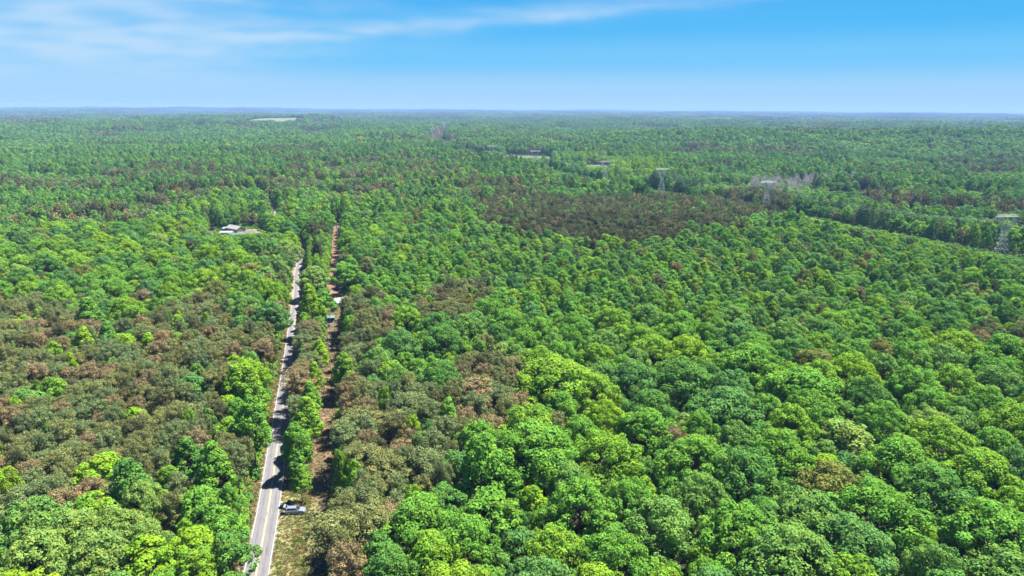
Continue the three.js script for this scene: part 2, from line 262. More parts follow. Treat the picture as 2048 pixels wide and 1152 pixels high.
// ---------------------------------------------------------------- where which wood grows
const PAL = [
  [[.162, .300, .026], 'bright green'], [[.124, .274, .032], 'vivid green'], [[.090, .210, .036], 'deep green'], [[.096, .220, .050], 'bluish green'],
  [[.180, .280, .056], 'pale yellow-green'], [[.170, .195, .044], 'bronze-olive'], [[.185, .320, .020], 'lime green'], [[.134, .258, .048], 'soft green'],
];
const PPAL = [[[.168, .192, .064], 'olive-grey'], [[.222, .180, .086], 'tan-brown'], [[.108, .120, .045], 'dark olive'], [[.145, .198, .072], 'grey-green']];
const Z = {   // outlines on the ground plan, taken at canopy height
  pineWest: area(15, [-300, 610], [80, 585], [220, 640], [330, 600], [420, 585], [520, 630], [578, 640], [565, 700], [540, 720], [470, 730], [440, 800], [450, 850], [520, 900], [500, 930], [420, 910], [330, 930], [250, 965], [150, 1045], [90, 1050], [0, 1030], [-300, 1000]),
  pineStrip: area(14, [662, 860], [668, 780], [720, 750], [800, 765], [880, 770], [900, 740], [960, 690], [1020, 700], [1080, 800], [1070, 850], [980, 880], [900, 900], [890, 960], [800, 1010], [740, 1025], [700, 1170], [600, 1170], [620, 1060], [668, 1000]),
  pineStripFar: area(14, [690, 590], [760, 580], [800, 640], [790, 690], [700, 725], [672, 690]),
  pineMid: area(14, [820, 600], [900, 560], [990, 560], [1000, 600], [930, 640], [850, 660]),
  pineRow: area(12, [590, 640], [625, 640], [640, 700], [620, 770], [590, 820], [560, 820]),
  plantation: area(14, [925, 402], [1000, 388], [1110, 386], [1300, 384], [1400, 388], [1480, 372], [1560, 376], [1600, 390], [1570, 412], [1450, 452], [1330, 482], [1270, 470], [1150, 482], [1050, 462], [960, 425]),
  pineNorth: area(14, [590, 440], [650, 430], [700, 480], [760, 500], [740, 545], [690, 520], [640, 500], [600, 500]),
  pineBand: area(14, [600, 330], [800, 315], [940, 335], [1000, 360], [960, 395], [800, 380], [680, 400], [560, 380], [420, 375], [480, 350]),
  pineWestFar: area(14, [80, 430], [180, 400], [290, 420], [340, 460], [260, 470], [150, 460]),
  pineEast: area(14, [1860, 670], [1940, 655], [2060, 650], [2060, 700], [1950, 700], [1870, 690]),
  bareWood: area(0, [1498, 372], [1560, 366], [1740, 361], [1752, 371], [1610, 380], [1580, 392], [1500, 393]),
  limeMid: area(14, [1150, 310], [1330, 315], [1330, 350], [1200, 352]),
};
const HOUSE = fromPicture(478, 466), LINE = [[480, 0], [400, -240], ...[[2015, 432], [1537, 364], [1325, 338], [1212, 323], [1070, 303], [983, 294]].map(([a, b]) => fromPicture(a, b, 30.5)), ...[[866, 286], [878, 271], [888, 261], [896, 254]].map(([a, b]) => fromPicture(a, b, 0))];
function lineDistance(x, z) { let best = 1e9; for (let i = 1; i < LINE.length; i++) { const [ax, az] = LINE[i - 1], [bx, bz] = LINE[i], dx = bx - ax, dz = bz - az, t = clamp(((x - ax) * dx + (z - az) * dz) / (dx * dx + dz * dz), 0, 1); best = Math.min(best, Math.hypot(x - ax - dx * t, z - az - dz * t)); } return best; }
const FIELDS = [[...fromPicture(532, 250), 150, 420], [...fromPicture(1055, 318), 45, 45], [...fromPicture(665, 248), 60, 330], [...fromPicture(1195, 333), 20, 12], [...fromPicture(1400, 247), 90, 420], [...fromPicture(1020, 316), 20, 30]];
const inField = (x, z, grow = 0) => FIELDS.some(([fx, fz, rx, rz]) => Math.hypot((x - fx) / (rx + grow), (z - fz) / (rz + grow)) < 1);
const dirH = Math.hypot(HOUSE[0], HOUSE[1]), hx = HOUSE[0] / dirH, hz = HOUSE[1] / dirH;
function clearing(x, z, r) {       // true where no tree of crown radius r stands
  const R = r * .72, o = x - roadX(z), sx = z < -95 && z > -580 ? stripX(z) - roadX(z) : 1e9;
  if (z > -815 && Math.abs(o) < (z < -235 ? 3.4 + r * .5 : 4.6 + R)) return true;
  if (o > 0 && o < 12.5 + R * .8 && z > -159) return true;
  if (Math.abs(o - sx) < (z < -480 ? 2.6 : z < -345 ? 3.2 : 4.5) + R) return true;
  const along = x * hx + z * hz - dirH, across = x * hz - z * hx;
  if (along > -62 - R && along < 17 + R && Math.abs(across) < lerp(12, 18, sstep(-60, 0, along)) + R) return true;
  if (Math.hypot(x + 82, (z + 297)) < 6 + R || Math.hypot(x + 88, z + 341) < 7 + R || (Math.abs(x + 80 - (z + 325) * -.28) < 3.5 + R && z > -345 && z < -290)) return true;
  if (lineDistance(x, z) < (z < -1500 ? 24 : 15) + R) return true;
  if (inside(Z.bareWood, x, z)) return true;
  return inField(x, z, R);
}
function wood(x, z) {              // kind of wood at a place: share of pines, palette weights, crown radii
  const m = n2(x / 55, z / 55), k = n2b(x / 22, z / 22);
  if (inside(Z.plantation, x + 16 * n2(x / 30, z / 30) + 6 * k, z + 22 * n2c(x / 30, z / 30))) return { pine: .9, pp: [.1, .08, 1, .2], w: [.3, 1, 1.2, .2, 0, 0, .1, .8], dense: 1, small: 1 };
  for (const q of ['pineWest', 'pineStrip', 'pineStripFar', 'pineMid', 'pineEast']) if (inside(Z[q], x, z)) return { pine: q === 'pineWest' ? .94 - .25 * sstep(.4, .65, m) : .93, pp: [1, .28 + .5 * Math.max(0, k), .3, .9], w: [1, .6, .4, .3, .1, 0, .8, .3], small: 1 };
  if (inside(Z.pineRow, x, z)) return { pine: .55, pp: [1, .6, 0, .6], w: [1, .5, 0, 0, .2, 0, 1, 0], small: 1 };
  for (const q of ['pineNorth', 'pineBand', 'pineWestFar']) if (inside(Z[q], x, z)) return { pine: .62 + .3 * m, pp: [.4, .15, 1, .5], w: [.6, .8, .8, .2, .1, 0, .3, .3] };
  if (inside(Z.limeMid, x, z)) return { pine: .02, pp: [1, 0, 0, 0], w: [1, .2, 0, 0, .3, 0, 1.4, .2], small: 1, spire: .6 };
  const o = x - roadX(z), r = Math.hypot(x, z);
  if (r < 650 && o > 0 && o < 24) return { pine: .12, pp: [1, .4, .2, .6], w: [1, .9, .3, .1, .05, 0, 1, .3], small: 1, spire: .5 };
  if (r < 650 && o < 0) return { pine: .13 + .22 * sstep(.25, .7, m), pp: [.6, .3, .8, .6], w: [1, 1, .7, .35, .75 * sstep(-.2, .5, k), .12, .5, .6], small: z > -330 ? .6 : .35, spire: .25 };
  if (r < 650) return { pine: .035 + .3 * sstep(.62, .85, m), pp: [.6, .4, .7, .6], w: [.8, 1.25, .55, .4, .14, .12, .22, .7], small: lerp(.08, .92, sstep(-190, -290, z)), spire: lerp(.14, .38, sstep(-220, -330, z)) };
  const rStand = r > 640, stand = r < 1400 ? n2c(x / 240, z / 170) + .45 * n2(x / 900 + 5, z / 500) : .85 * n2c(x / 520, z / 640) + .5 * n2(x / 190, z / 260);
  const hue = r < 1400 ? n2(x / 170 + 31, z / 120) : n2(x / 420 + 31, z / 520);
  if (rStand) return { pine: .05 + .75 * sstep(.3, .5, stand), pp: [.15, .05, 1, .5], w: [hue > .35 ? 1.5 : .15, 1, hue < .1 || stand > .1 ? 2.6 : .7, .5, hue > .5 ? .5 : .06, .05, .08, 1], small: .3 };  // far woods weighted to deep green: darkness of the distance put into colour
  return { pine: .06 + .62 * sstep(.35, .75, stand), pp: [.6, .1, 1, .5], w: [.7 + .5 * m - .6 * stand, 1, 1 + 1.2 * Math.max(0, stand), .5, .2, .05, .3 + .3 * Math.max(0, k), .7], small: .3, spire: .35 };
}
// the woods in front of these are young or low: place, half width, height seen, reach towards the camera
const LOW = [[...HOUSE, 24, -.2, 125], [...fromPicture(409, 552, 3), 7, 2.5, 34], [...fromPicture(1622, 380, 0), 84, .5, 130], [...fromPicture(1195, 333), 22, 1, 170], [...fromPicture(1055, 318), 45, 1, 190], [...fromPicture(721, 288), 26, 6, 150]];
const polyZ = (x) => { for (let i = 1; i < LINE.length; i++) if (LINE[i][0] <= x) { const [x0, z0] = LINE[i - 1], [x1, z1] = LINE[i]; return z0 + (z1 - z0) * (x - x0) / (x1 - x0); } return -1e9; };
function heightCap(x, z) {
  let cap = 99;
  for (const [tx, tz, half, seen, reach] of LOW) { const D = Math.hypot(tx, tz), ux = tx / D, uz = tz / D, back = D - (x * ux + z * uz), side = Math.abs(x * uz - z * ux); if (back > -4 && back < reach && side < half) cap = Math.min(cap, seen + back * (EYE - seen) / D - Math.abs(n2(x / 6, z / 6)) * 1.2); }
  if (z < -300 && z > -900) { const d = lineDistance(x, z); if (d < 62 && z > polyZ(x)) cap = Math.min(cap, 9.5 + (d - 16) * .14); }
  return cap;
}
const pick = (w, r) => { let s = 0; for (const v of w) s += v; let t = r * s; for (let i = 0; i < w.length; i++) { t -= w[i]; if (t <= 0) return i; } return w.length - 1; };

// ---------------------------------------------------------------- trees near enough to be told apart
const NEAR = 560, trees = [], cells = new Map(), rt = mulberry(31);
const cellKey = (x, z) => Math.floor(x / 9) * 10007 + Math.floor(z / 9);
function room(x, z, r, k) { const cx = Math.floor(x / 9), cz = Math.floor(z / 9); for (let i = -2; i <= 2; i++) for (let j = -2; j <= 2; j++) for (const t of cells.get((cx + i) * 10007 + cz + j) ?? []) if (Math.hypot(t.x - x, t.z - z) < (t.r + r) * k) return false; return true; }
function plant(t) { const cap = heightCap(t.x, t.z); if (t.H > cap) { if (cap < 3) return; const f = cap / t.H; t.H = cap; t.r *= Math.max(f, .6); } trees.push(t); const q = cellKey(t.x, t.z); if (!cells.has(q)) cells.set(q, []); cells.get(q).push(t); }
// trees that stand out in the view: crown middle and width in the picture, what it is, colour
const STAND = [
  [1112, 775, 150, 'BIG', 0], [1185, 800, 110, 'BIG', 0], [1072, 915, 165, 'BIG', 1], [1212, 925, 125, 'BIG', 0], [1290, 870, 110, 'BIG', 1], [1160, 1020, 120, 'BIG', 1], [960, 960, 95, 'SPIRE', 1], [985, 1030, 110, 'MID', 1],
  [1360, 770, 130, 'BIG', 2], [1300, 830, 105, 'BIG', 2], [1450, 830, 130, 'BIG', 3], [1500, 740, 120, 'BIG', 1], [1600, 790, 130, 'BIG', 1], [1390, 930, 120, 'BIG', 1], [1480, 960, 130, 'BIG', 2], [1560, 920, 110, 'BIG', 1], [1690, 880, 95, 'MID', 4], [1640, 940, 80, 'MID', 6],
  [1660, 985, 110, 'BIG', 5], [1790, 930, 120, 'BIG', 1], [1860, 1000, 130, 'BIG', 2], [1760, 1040, 130, 'BIG', 1], [1620, 1060, 140, 'BIG', 7], [1480, 1080, 140, 'BIG', 1], [1330, 1060, 130, 'BIG', 7], [1700, 1110, 140, 'BIG', 3], [1880, 900, 110, 'BIG', 0], [1980, 1080, 140, 'BIG', 1], [1850, 870, 90, 'BIG', 4], [1960, 960, 110, 'BIG', 0],
  [840, 1060, 130, 'BIG', 1], [930, 1100, 130, 'BIG', 1], [870, 1130, 120, 'BIG', 0], [1110, 1120, 120, 'BIG', 0], [1230, 1130, 130, 'BIG', 1],
  [385, 785, 62, 'MID', 3], [500, 800, 60, 'SPIRE', 0], [470, 790, 55, 'SPIRE', 0], [505, 860, 66, 'SPIRE', 1], [480, 850, 50, 'SPIRE', 1], [265, 1000, 75, 'SPIRE', 2], [60, 1070, 110, 'BIG', 7], [150, 1085, 100, 'BIG', 4], [238, 1075, 96, 'BIG', 4], [195, 1130, 96, 'BIG', 4], [290, 1095, 76, 'BIG', 4], [80, 1135, 110, 'BIG', 4], [200, 950, 90, 'MID', 6], [380, 940, 52, 'SPIRE', 2], [430, 960, 70, 'SPIRE', 1], [400, 1010, 80, 'MID', 1], [440, 1050, 85, 'MID', 1], [380, 1095, 90, 'MID', 6], [460, 1100, 80, 'MID', 2], [200, 1030, 85, 'MID', 0], [300, 1120, 110, 'MID', 6],
  [170, 705, 40, 'SPIRE', 6], [110, 720, 34, 'MID', 0], [300, 715, 36, 'SPIRE', 6], [360, 672, 34, 'SPIRE', 0], [250, 700, 40, 'MID', 0], [60, 812, 55, 'MID', 7], [120, 800, 40, 'MID', 0], [150, 770, 26, 'SPIRE', 6], [180, 650, 44, 'SPIRE', 1],
  [595, 895, 50, 'SPIRE', 1], [612, 850, 52, 'SPIRE', 0], [602, 965, 34, 'SPIRE', 0], [620, 805, 40, 'SPIRE', 1], [630, 760, 34, 'SPIRE', 0], [640, 715, 34, 'SPIRE', 6], [625, 620, 46, 'SPIRE', 6], [648, 600, 44, 'MID', 1], [625, 550, 58, 'MID', 4], [690, 545, 52, 'MID', 1], [570, 510, 58, 'BIG', 4], [462, 548, 48, 'MID', 5], [498, 545, 52, 'MID', 5], [530, 552, 46, 'MID', 7],
  [690, 750, 44, 'SPIRE', 0], [720, 760, 40, 'MID', 0], [800, 700, 80, 'BIG', 3], [880, 690, 84, 'BIG', 2], [760, 700, 60, 'MID', 1], [890, 745, 60, 'MID', 3], [800, 770, 70, 'BIG', 7], [900, 860, 60, 'SPIRE', 1],
  [720, 850, 62, 'PINE', 0], [790, 860, 64, 'PINE', 0], [850, 940, 70, 'PINE', 3], [780, 950, 74, 'PINE', 0], [730, 930, 70, 'PINE', 0], [670, 1075, 86, 'PINE', 0], [735, 1060, 78, 'PINE', 0], [595, 770, 48, 'PINE', 1], [950, 790, 70, 'PINE', 1], [1030, 740, 50, 'PINE', 1], [1040, 820, 60, 'PINE', 1], [820, 820, 62, 'PINE', 3], [690, 880, 60, 'PINE', 3], [930, 850, 54, 'PINE', 1],
];
const SETS = { BIG, MID, SPIRE, PINE };
for (const [px, py, wide, set, c] of STAND) {
  let h = set === 'PINE' ? 12 : 12, x, z, r;
  for (let it = 0; it < 3; it++) { [x, z] = fromPicture(px, py, h); r = wide / 2 / FOCAL * Math.hypot(x, EYE - h, z) * 1.02; h = set === 'SPIRE' ? r * 2.4 : set === 'PINE' ? 12 : clamp(9 + r * .55, 9, 15); }
  const H = set === 'SPIRE' ? r * 4.6 : set === 'PINE' ? 17 : set === 'MID' ? clamp(9 + r * 1.4, 10, 19) : clamp(13 + r * 1.05, 15, 25);
  const tall = set !== 'PINE' && inside(Z.pineWest, x, z) ? 1 : 0;                 // broadleaf trees that overtop the pines round them
  plant({ x, z, r: r * (1 + .12 * tall), H: tall ? Math.max(H, 18.5) : H, set, v: Math.floor(rt() * SETS[set].length), c, turn: rt() * 6.28, stand: true });
}
for (let z = -163; z > -500; z -= 3.6) for (const side of [0, 1]) { const rx = roadX(z), sx = stripX(z), gapW = sx - rx, x = side ? sx - 5.4 - rt() * 1.2 : rx + 5.8 + rt() * 1.2; if ((side && gapW < 15) || rt() < .12) continue; const pn = inside(Z.pineRow, x, z) && rt() < .6, r = pn ? 2.5 + rt() : 2.2 + rt() * 1.1; if (!room(x, z, r, .52)) continue; plant({ x, z, r, H: (pn ? 12.5 + rt() * 3 : 9 + rt() * 4) * (z > -235 ? .82 : 1), set: pn ? 'PINE' : rt() < .6 ? 'SPIRE' : 'MID', v: Math.floor(rt() * 3), c: pn ? pick([1, .8, .2, .8], rt()) : pick([1, 1, .3, .1, .1, 0, .5, .4], rt()), turn: rt() * 6.28 }); }
for (const [n, lo, hi, k] of [[12000, 5.6, 8.2, .72], [34000, 3.4, 5.6, .70], [105000, 2.0, 3.5, .68]]) for (let i = 0; i < n; i++) {
  const rr = Math.sqrt(lerp(44 * 44, NEAR * NEAR, rt())), a = (rt() * 2 - 1) * 1.02, x = Math.sin(a) * rr, z = -Math.cos(a) * rr;
  if (Math.abs(a) > lerp(1.02, .8, sstep(180, 320, rr))) continue;
  let r = lerp(lo, hi, rt()); const q = wood(x, z), isPine = rt() < q.pine;
  if (isPine && (lo > 3 || r < 2.3)) continue;
  if (q.pine > .8 && lo > 3) continue;
  if (!isPine && lo > 5 && rt() < (q.small ?? 0) * 1.1) continue;
  if (isPine) r = lerp(2.3, 3.7, rt()) * (q.dense ? .82 : 1);
  if (clearing(x, z, r) || !room(x, z, r, k)) continue;
  if (isPine) plant({ x, z, r, H: lerp(14, 18.5, rt()) * (q.dense ? .9 : 1), set: 'PINE', v: Math.floor(rt() * 4), c: pick(q.pp, rt()), turn: rt() * 6.28 });
  else { const sp = rt() < (q.spire ?? .15) && r < 5.4, set = r > 5.2 ? 'BIG' : sp ? 'SPIRE' : 'MID'; plant({ x, z, r: sp ? r * .85 : r, H: set === 'BIG' ? 12 + r * 1.15 + rt() * 2 : q.pine > .8 && !q.dense ? 14.5 + rt() * 4 : sp ? clamp(r * 3.7, 9, 19) : clamp(9 + r * 1.6, 9, 18), set, v: Math.floor(rt() * SETS[set].length), c: pick(q.w ?? [1, 1, 1, 0, 0, 0, 0, 0], rt()), turn: rt() * 6.28 }); }
}
for (const t of trees) { t.d = Math.hypot(t.x, EYE - t.H * .7, t.z); const [px, py] = toPicture(t.x, t.H * .75, t.z), e = t.r / t.d * FOCAL; t.show = px > -e * .4 && px < 2048 + e * .4 && py < 1152 + e * .3 && t.z < -60 ? e : 0; }
const CAR = [-53.5, -149.7];
const leafMat = PAL.map(([c]) => leafLook({ color: rgb(...c) })), needleMat = PPAL.map(([c]) => leafLook({ color: rgb(...c), transmission: .12 }));
const single = new Set();
for (const isPine of [false, true]) [...trees].filter((t) => t.show && (t.set === 'PINE') === isPine).sort((a, b) => b.show - a.show).slice(0, 300).forEach((t) => single.add(t));
const labels = new Map();
const ONES = 'zero one two three four five six seven eight nine ten eleven twelve thirteen fourteen fifteen sixteen seventeen eighteen nineteen'.split(' '), TENS = '- - twenty thirty forty fifty sixty seventy eighty ninety'.split(' ');
const spell = (n) => n < 20 ? ONES[n] : n < 100 ? TENS[Math.floor(n / 10)] + (n % 10 ? '-' + ONES[n % 10] : '') : ONES[Math.floor(n / 100)] + '-hundred' + (n % 100 ? '-' + spell(n % 100) : '');
for (const t of trees) {
  if (!single.has(t)) continue;
  const isPine = t.set === 'PINE', S = SETS[t.set][t.v], colour = (isPine ? PPAL : PAL)[t.c][1];
  const o = Math.round(t.x - roadX(t.z)), b = Math.round(CAR[1] - t.z);
  const label = `${colour} ${S.form} ${isPine ? 'pine' : 'broadleaf'}, ${spell(Math.abs(o))} metres ${o < 0 ? 'left' : 'right'} of road, ${spell(Math.abs(b))} ${b < 0 ? 'short of' : 'beyond'} the car`;
  labels.set(label, 1);
  const g = thing(isPine ? 'pine_tree' : 'broadleaf_tree', [t.x, 0, t.z], t.turn, label, 'tree', isPine ? 'pines of the near wood' : 'broadleaf trees of the near wood');
  g.scale.set(t.r / S.R * (.9 + .22 * rt()), t.H / S.H, t.r / S.R * (.9 + .22 * rt())); g.rotation.x = (rt() - .5) * .09; g.rotation.z = (rt() - .5) * .09;
  part('trunk', S.trunk, isPine ? pineBark : bark, g);
  part('crown', S.crown, (isPine ? needleMat : leafMat)[t.c], g);
}
// ---------------------------------------------------------------- the rest of the forest, a mass of crowns to the horizon
const whiteLeaf = leafLook({ color: rgb(1, 1, 1) }), whiteNeedle = leafLook({ color: rgb(1, 1, 1), transmission: .12 });
const mats = new THREE.Matrix4(), qq = new THREE.Quaternion(), YUP = new THREE.Vector3(0, 1, 0), v1 = new THREE.Vector3(), v2 = new THREE.Vector3(), colr = new THREE.Color();
function mass(name, label, category) { const g = new THREE.Group(); g.name = name; scene.add(g); return tag(g, label, category, null, 'stuff'); }
function copies(name, geometry, material, list, parent) {
  if (!list.length) return;
  const m = shadowed(new THREE.InstancedMesh(geometry, material, list.length)); m.name = name; parent.add(m); m.userData = { kind: 'stuff' };
  list.forEach((t, i) => { qq.setFromAxisAngle(YUP, t.turn); mats.compose(v1.set(t.x, t.y ?? 0, t.z), qq, v2.set(t.sx, t.sy, t.sx)); m.setMatrixAt(i, mats); if (t.col) m.setColorAt(i, colr.setRGB(...t.col)); });
}
const vary = (c, r) => { const v = .84 + .32 * r(), w = (r() - .5) * .2; return [c[0] * v * (1 + w), c[1] * v, c[2] * v * (1 - w)]; };
{
  const woodB = mass('broadleaf_forest', 'unbroken spring-green broadleaf forest stretching from the near wood to the horizon', 'forest');
  const woodP = mass('pine_forest', 'dark olive pine stands scattered through the far green forest', 'forest');
  const rest = trees.filter((t) => !single.has(t));
  for (const set of ['BIG', 'MID', 'SPIRE', 'PINE']) SETS[set].forEach((S, v) => {
    const list = rest.filter((t) => t.set === set && t.v === v).map((t) => ({ ...t, sx: t.r / S.R, sy: t.H / S.H, col: vary((set === 'PINE' ? PPAL : PAL)[t.c][0], rt) }));
    copies('crown', S.crown, set === 'PINE' ? whiteNeedle : whiteLeaf, list, set === 'PINE' ? woodP : woodB);
    copies('trunk', S.trunk, set === 'PINE' ? pineBark : bark, list.map((t) => ({ ...t, col: null })), set === 'PINE' ? woodP : woodB);
  });
  for (const [r0, r1, step, LOD] of [[NEAR, 1500, 7.4, LODMID], [1500, 4700, 9.2, LODFAR]]) {
    const bins = { big: LOD.big.map(() => []), pine: LOD.pine.map(() => []) };
    for (let z = -r0 * .6; z > -r1; z -= step) for (let x = -r1; x < r1; x += step) {
      const jx = x + (rt() - .5) * step * 1.1, jz = z + (rt() - .5) * step * 1.1, r = Math.hypot(jx, jz);
      if (r < r0 || r > r1 || Math.abs(Math.atan2(jx, -jz)) > .79) continue;
      const q = wood(jx, jz), isPine = rt() < q.pine, gap = rt();
      if (gap < (r0 > 1000 ? .12 : .07)) continue;
      const cr = isPine ? lerp(3, 4.4, rt()) * (q.dense ? .85 : 1.05) : step * lerp(.45, .86, Math.pow(rt(), 1.3));
      if (clearing(jx, jz, cr)) continue;
      const cap = heightCap(jx, jz); if (cap < 3.5) continue;
      const set = isPine ? 'pine' : 'big', v = Math.floor(rt() * LOD[set].length), S = LOD[set][v], c = isPine ? PPAL[pick(q.pp, rt())][0] : PAL[pick(q.w ?? [1, 1, 1, 0, 0, 0, 0, 0], rt())][0];
      bins[set][v].push({ x: jx, z: jz, y: terrain(jx, jz) - .5, turn: rt() * 6.28, sx: cr / S.R, sy: Math.min(cap / S.H, lerp(.78, 1.12, rt()) * (q.dense ? .82 : 1) * (.74 + .34 * sstep(-.06, .06, n2c(jx / 150 + 3, jz / 100)) + .2 * sstep(.35, .42, n2b(jx / 210, jz / 160 + 7)))), col: vary(c, rt) });
    }
    LOD.big.forEach((S, v) => copies('crown', S.crown, whiteLeaf, bins.big[v], woodB));
    LOD.pine.forEach((S, v) => copies('crown', S.crown, whiteNeedle, bins.pine[v], woodP));
  }
  { const list = [], S = LODMID.pine[0]; for (let z = -NEAR * .6; z > -900; z -= 4.4) for (let x = -200; x < 520; x += 4.4) { const jx = x + (rt() - .5) * 2.4, jz = z + (rt() - .5) * 2.4, r = Math.hypot(jx, jz); if (r < NEAR || !inside(Z.plantation, jx + 16 * n2(jx / 30, jz / 30), jz + 22 * n2c(jx / 30, jz / 30)) || clearing(jx, jz, 1.5) || rt() < .2) continue; list.push({ x: jx, z: jz, y: 0, turn: rt() * 6.28, sx: .6 + .45 * rt(), sy: .62 + .3 * rt(), col: vary(rt() < .09 ? PAL[2][0] : PPAL[pick([.3, .1, 1, .15], rt())][0], rt) }); } copies('crown', S.crown, whiteNeedle, list, woodP); }
  // beyond, whole blocks of crowns
  const blocks = [1, 2, 3].map((s) => {
    const r = mulberry(900 + s), L = new Leafy();
    for (let i = 0; i < 46; i++) {
      const cx = (r() - .5) * 88, cz = (r() - .5) * 88, R = 4.5 + r() * 4.5, h = 13 + r() * 8, tone = .75 + .5 * r(), warm = (r() - .5) * .3;
      for (let k = 0; k < 18; k++) { let a = r() * 1.3 - .3, b = r() * 6.283, q = Math.sqrt(Math.max(0, 1 - a * a)), ex = Math.cos(b) * q, ez = Math.sin(b) * q; L.kite(cx + ex * R, h - R * .6 + a * R * .8, cz + ez * R, ex, a + .2, ez, 2.7, r, [tone * (1 + warm), tone, tone * (1 - warm)]); }
    }
    return L.build();
  });
  const bl = [[], [], []];
  for (let z = -2500; z > -19000; z -= 76) for (let x = -14000; x < 14000; x += 76) {
    const r = Math.hypot(x, z); if (r < 4640 || r > 19000 || Math.abs(Math.atan2(x, -z)) > .81) continue;
    const jx = x + (rt() - .5) * 24, jz = z + (rt() - .5) * 24, p = n2(jx / 900, jz / 900) + .5 * n2b(jx / 300, jz / 300), c = p > .4 ? [.095, .118, .050] : p < -.45 ? [.115, .215, .045] : [.085, .165, .042];
    if (inField(jx, jz, 70)) continue;
    bl[Math.floor(rt() * 3)].push({ x: jx, z: jz, y: terrain(jx, jz) - 1, turn: Math.floor(rt() * 4) * Math.PI / 2 + .3, sx: 1, sy: .85 + .4 * rt(), col: vary(c, rt) });
  }
  blocks.forEach((g, i) => copies('canopy', g, whiteLeaf, bl[i], woodB));
}

// ---------------------------------------------------------------- fields and clearings far off
FIELDS.forEach(([fx, fz, rx, rz], k) => {
  const P = [0, 0, 0], I = [], N = 40, M = 10; P[1] = terrain(fx, fz) + .4; P[0] = fx; P[2] = fz;
  for (let i = 1; i <= M; i++) for (let j = 0; j < N; j++) { const a = j / N * 6.2832, q = i / M * (1 + .12 * n2(Math.cos(a) * 2 + k * 5, Math.sin(a) * 2)), x = fx + Math.cos(a) * rx * q, z = fz + Math.sin(a) * rz * q; P.push(x, terrain(x, z) + .4, z); }
  for (let j = 0; j < N; j++) I.push(0, 1 + (j + 1) % N, 1 + j);
  for (let i = 0; i < M - 1; i++) for (let j = 0; j < N; j++) { const a = 1 + i * N + j, b = 1 + i * N + (j + 1) % N; I.push(a, b, a + N, b, b + N, a + N); }
  const g = new THREE.BufferGeometry(); g.setAttribute('position', new THREE.Float32BufferAttribute(P, 3)); g.setIndex(I); g.computeVertexNormals();
  const m = shadowed(new THREE.Mesh(g, k === 3 ? matte(.10, .10, .085) : k % 2 ? matte(.055, .085, .028) : matte(.10, .125, .05))); m.name = numbered('field_ground'); tag(m, null, null, null, 'structure'); scene.add(m);
});

{ const g = new THREE.CircleGeometry(21, 40).rotateX(-Math.PI / 2), m = shadowed(new THREE.Mesh(g, matte(.13, .15, .055))); m.position.set(HOUSE[0], .05, HOUSE[1]); m.name = 'lawn_ground'; tag(m, null, null, null, 'structure'); scene.add(m); }

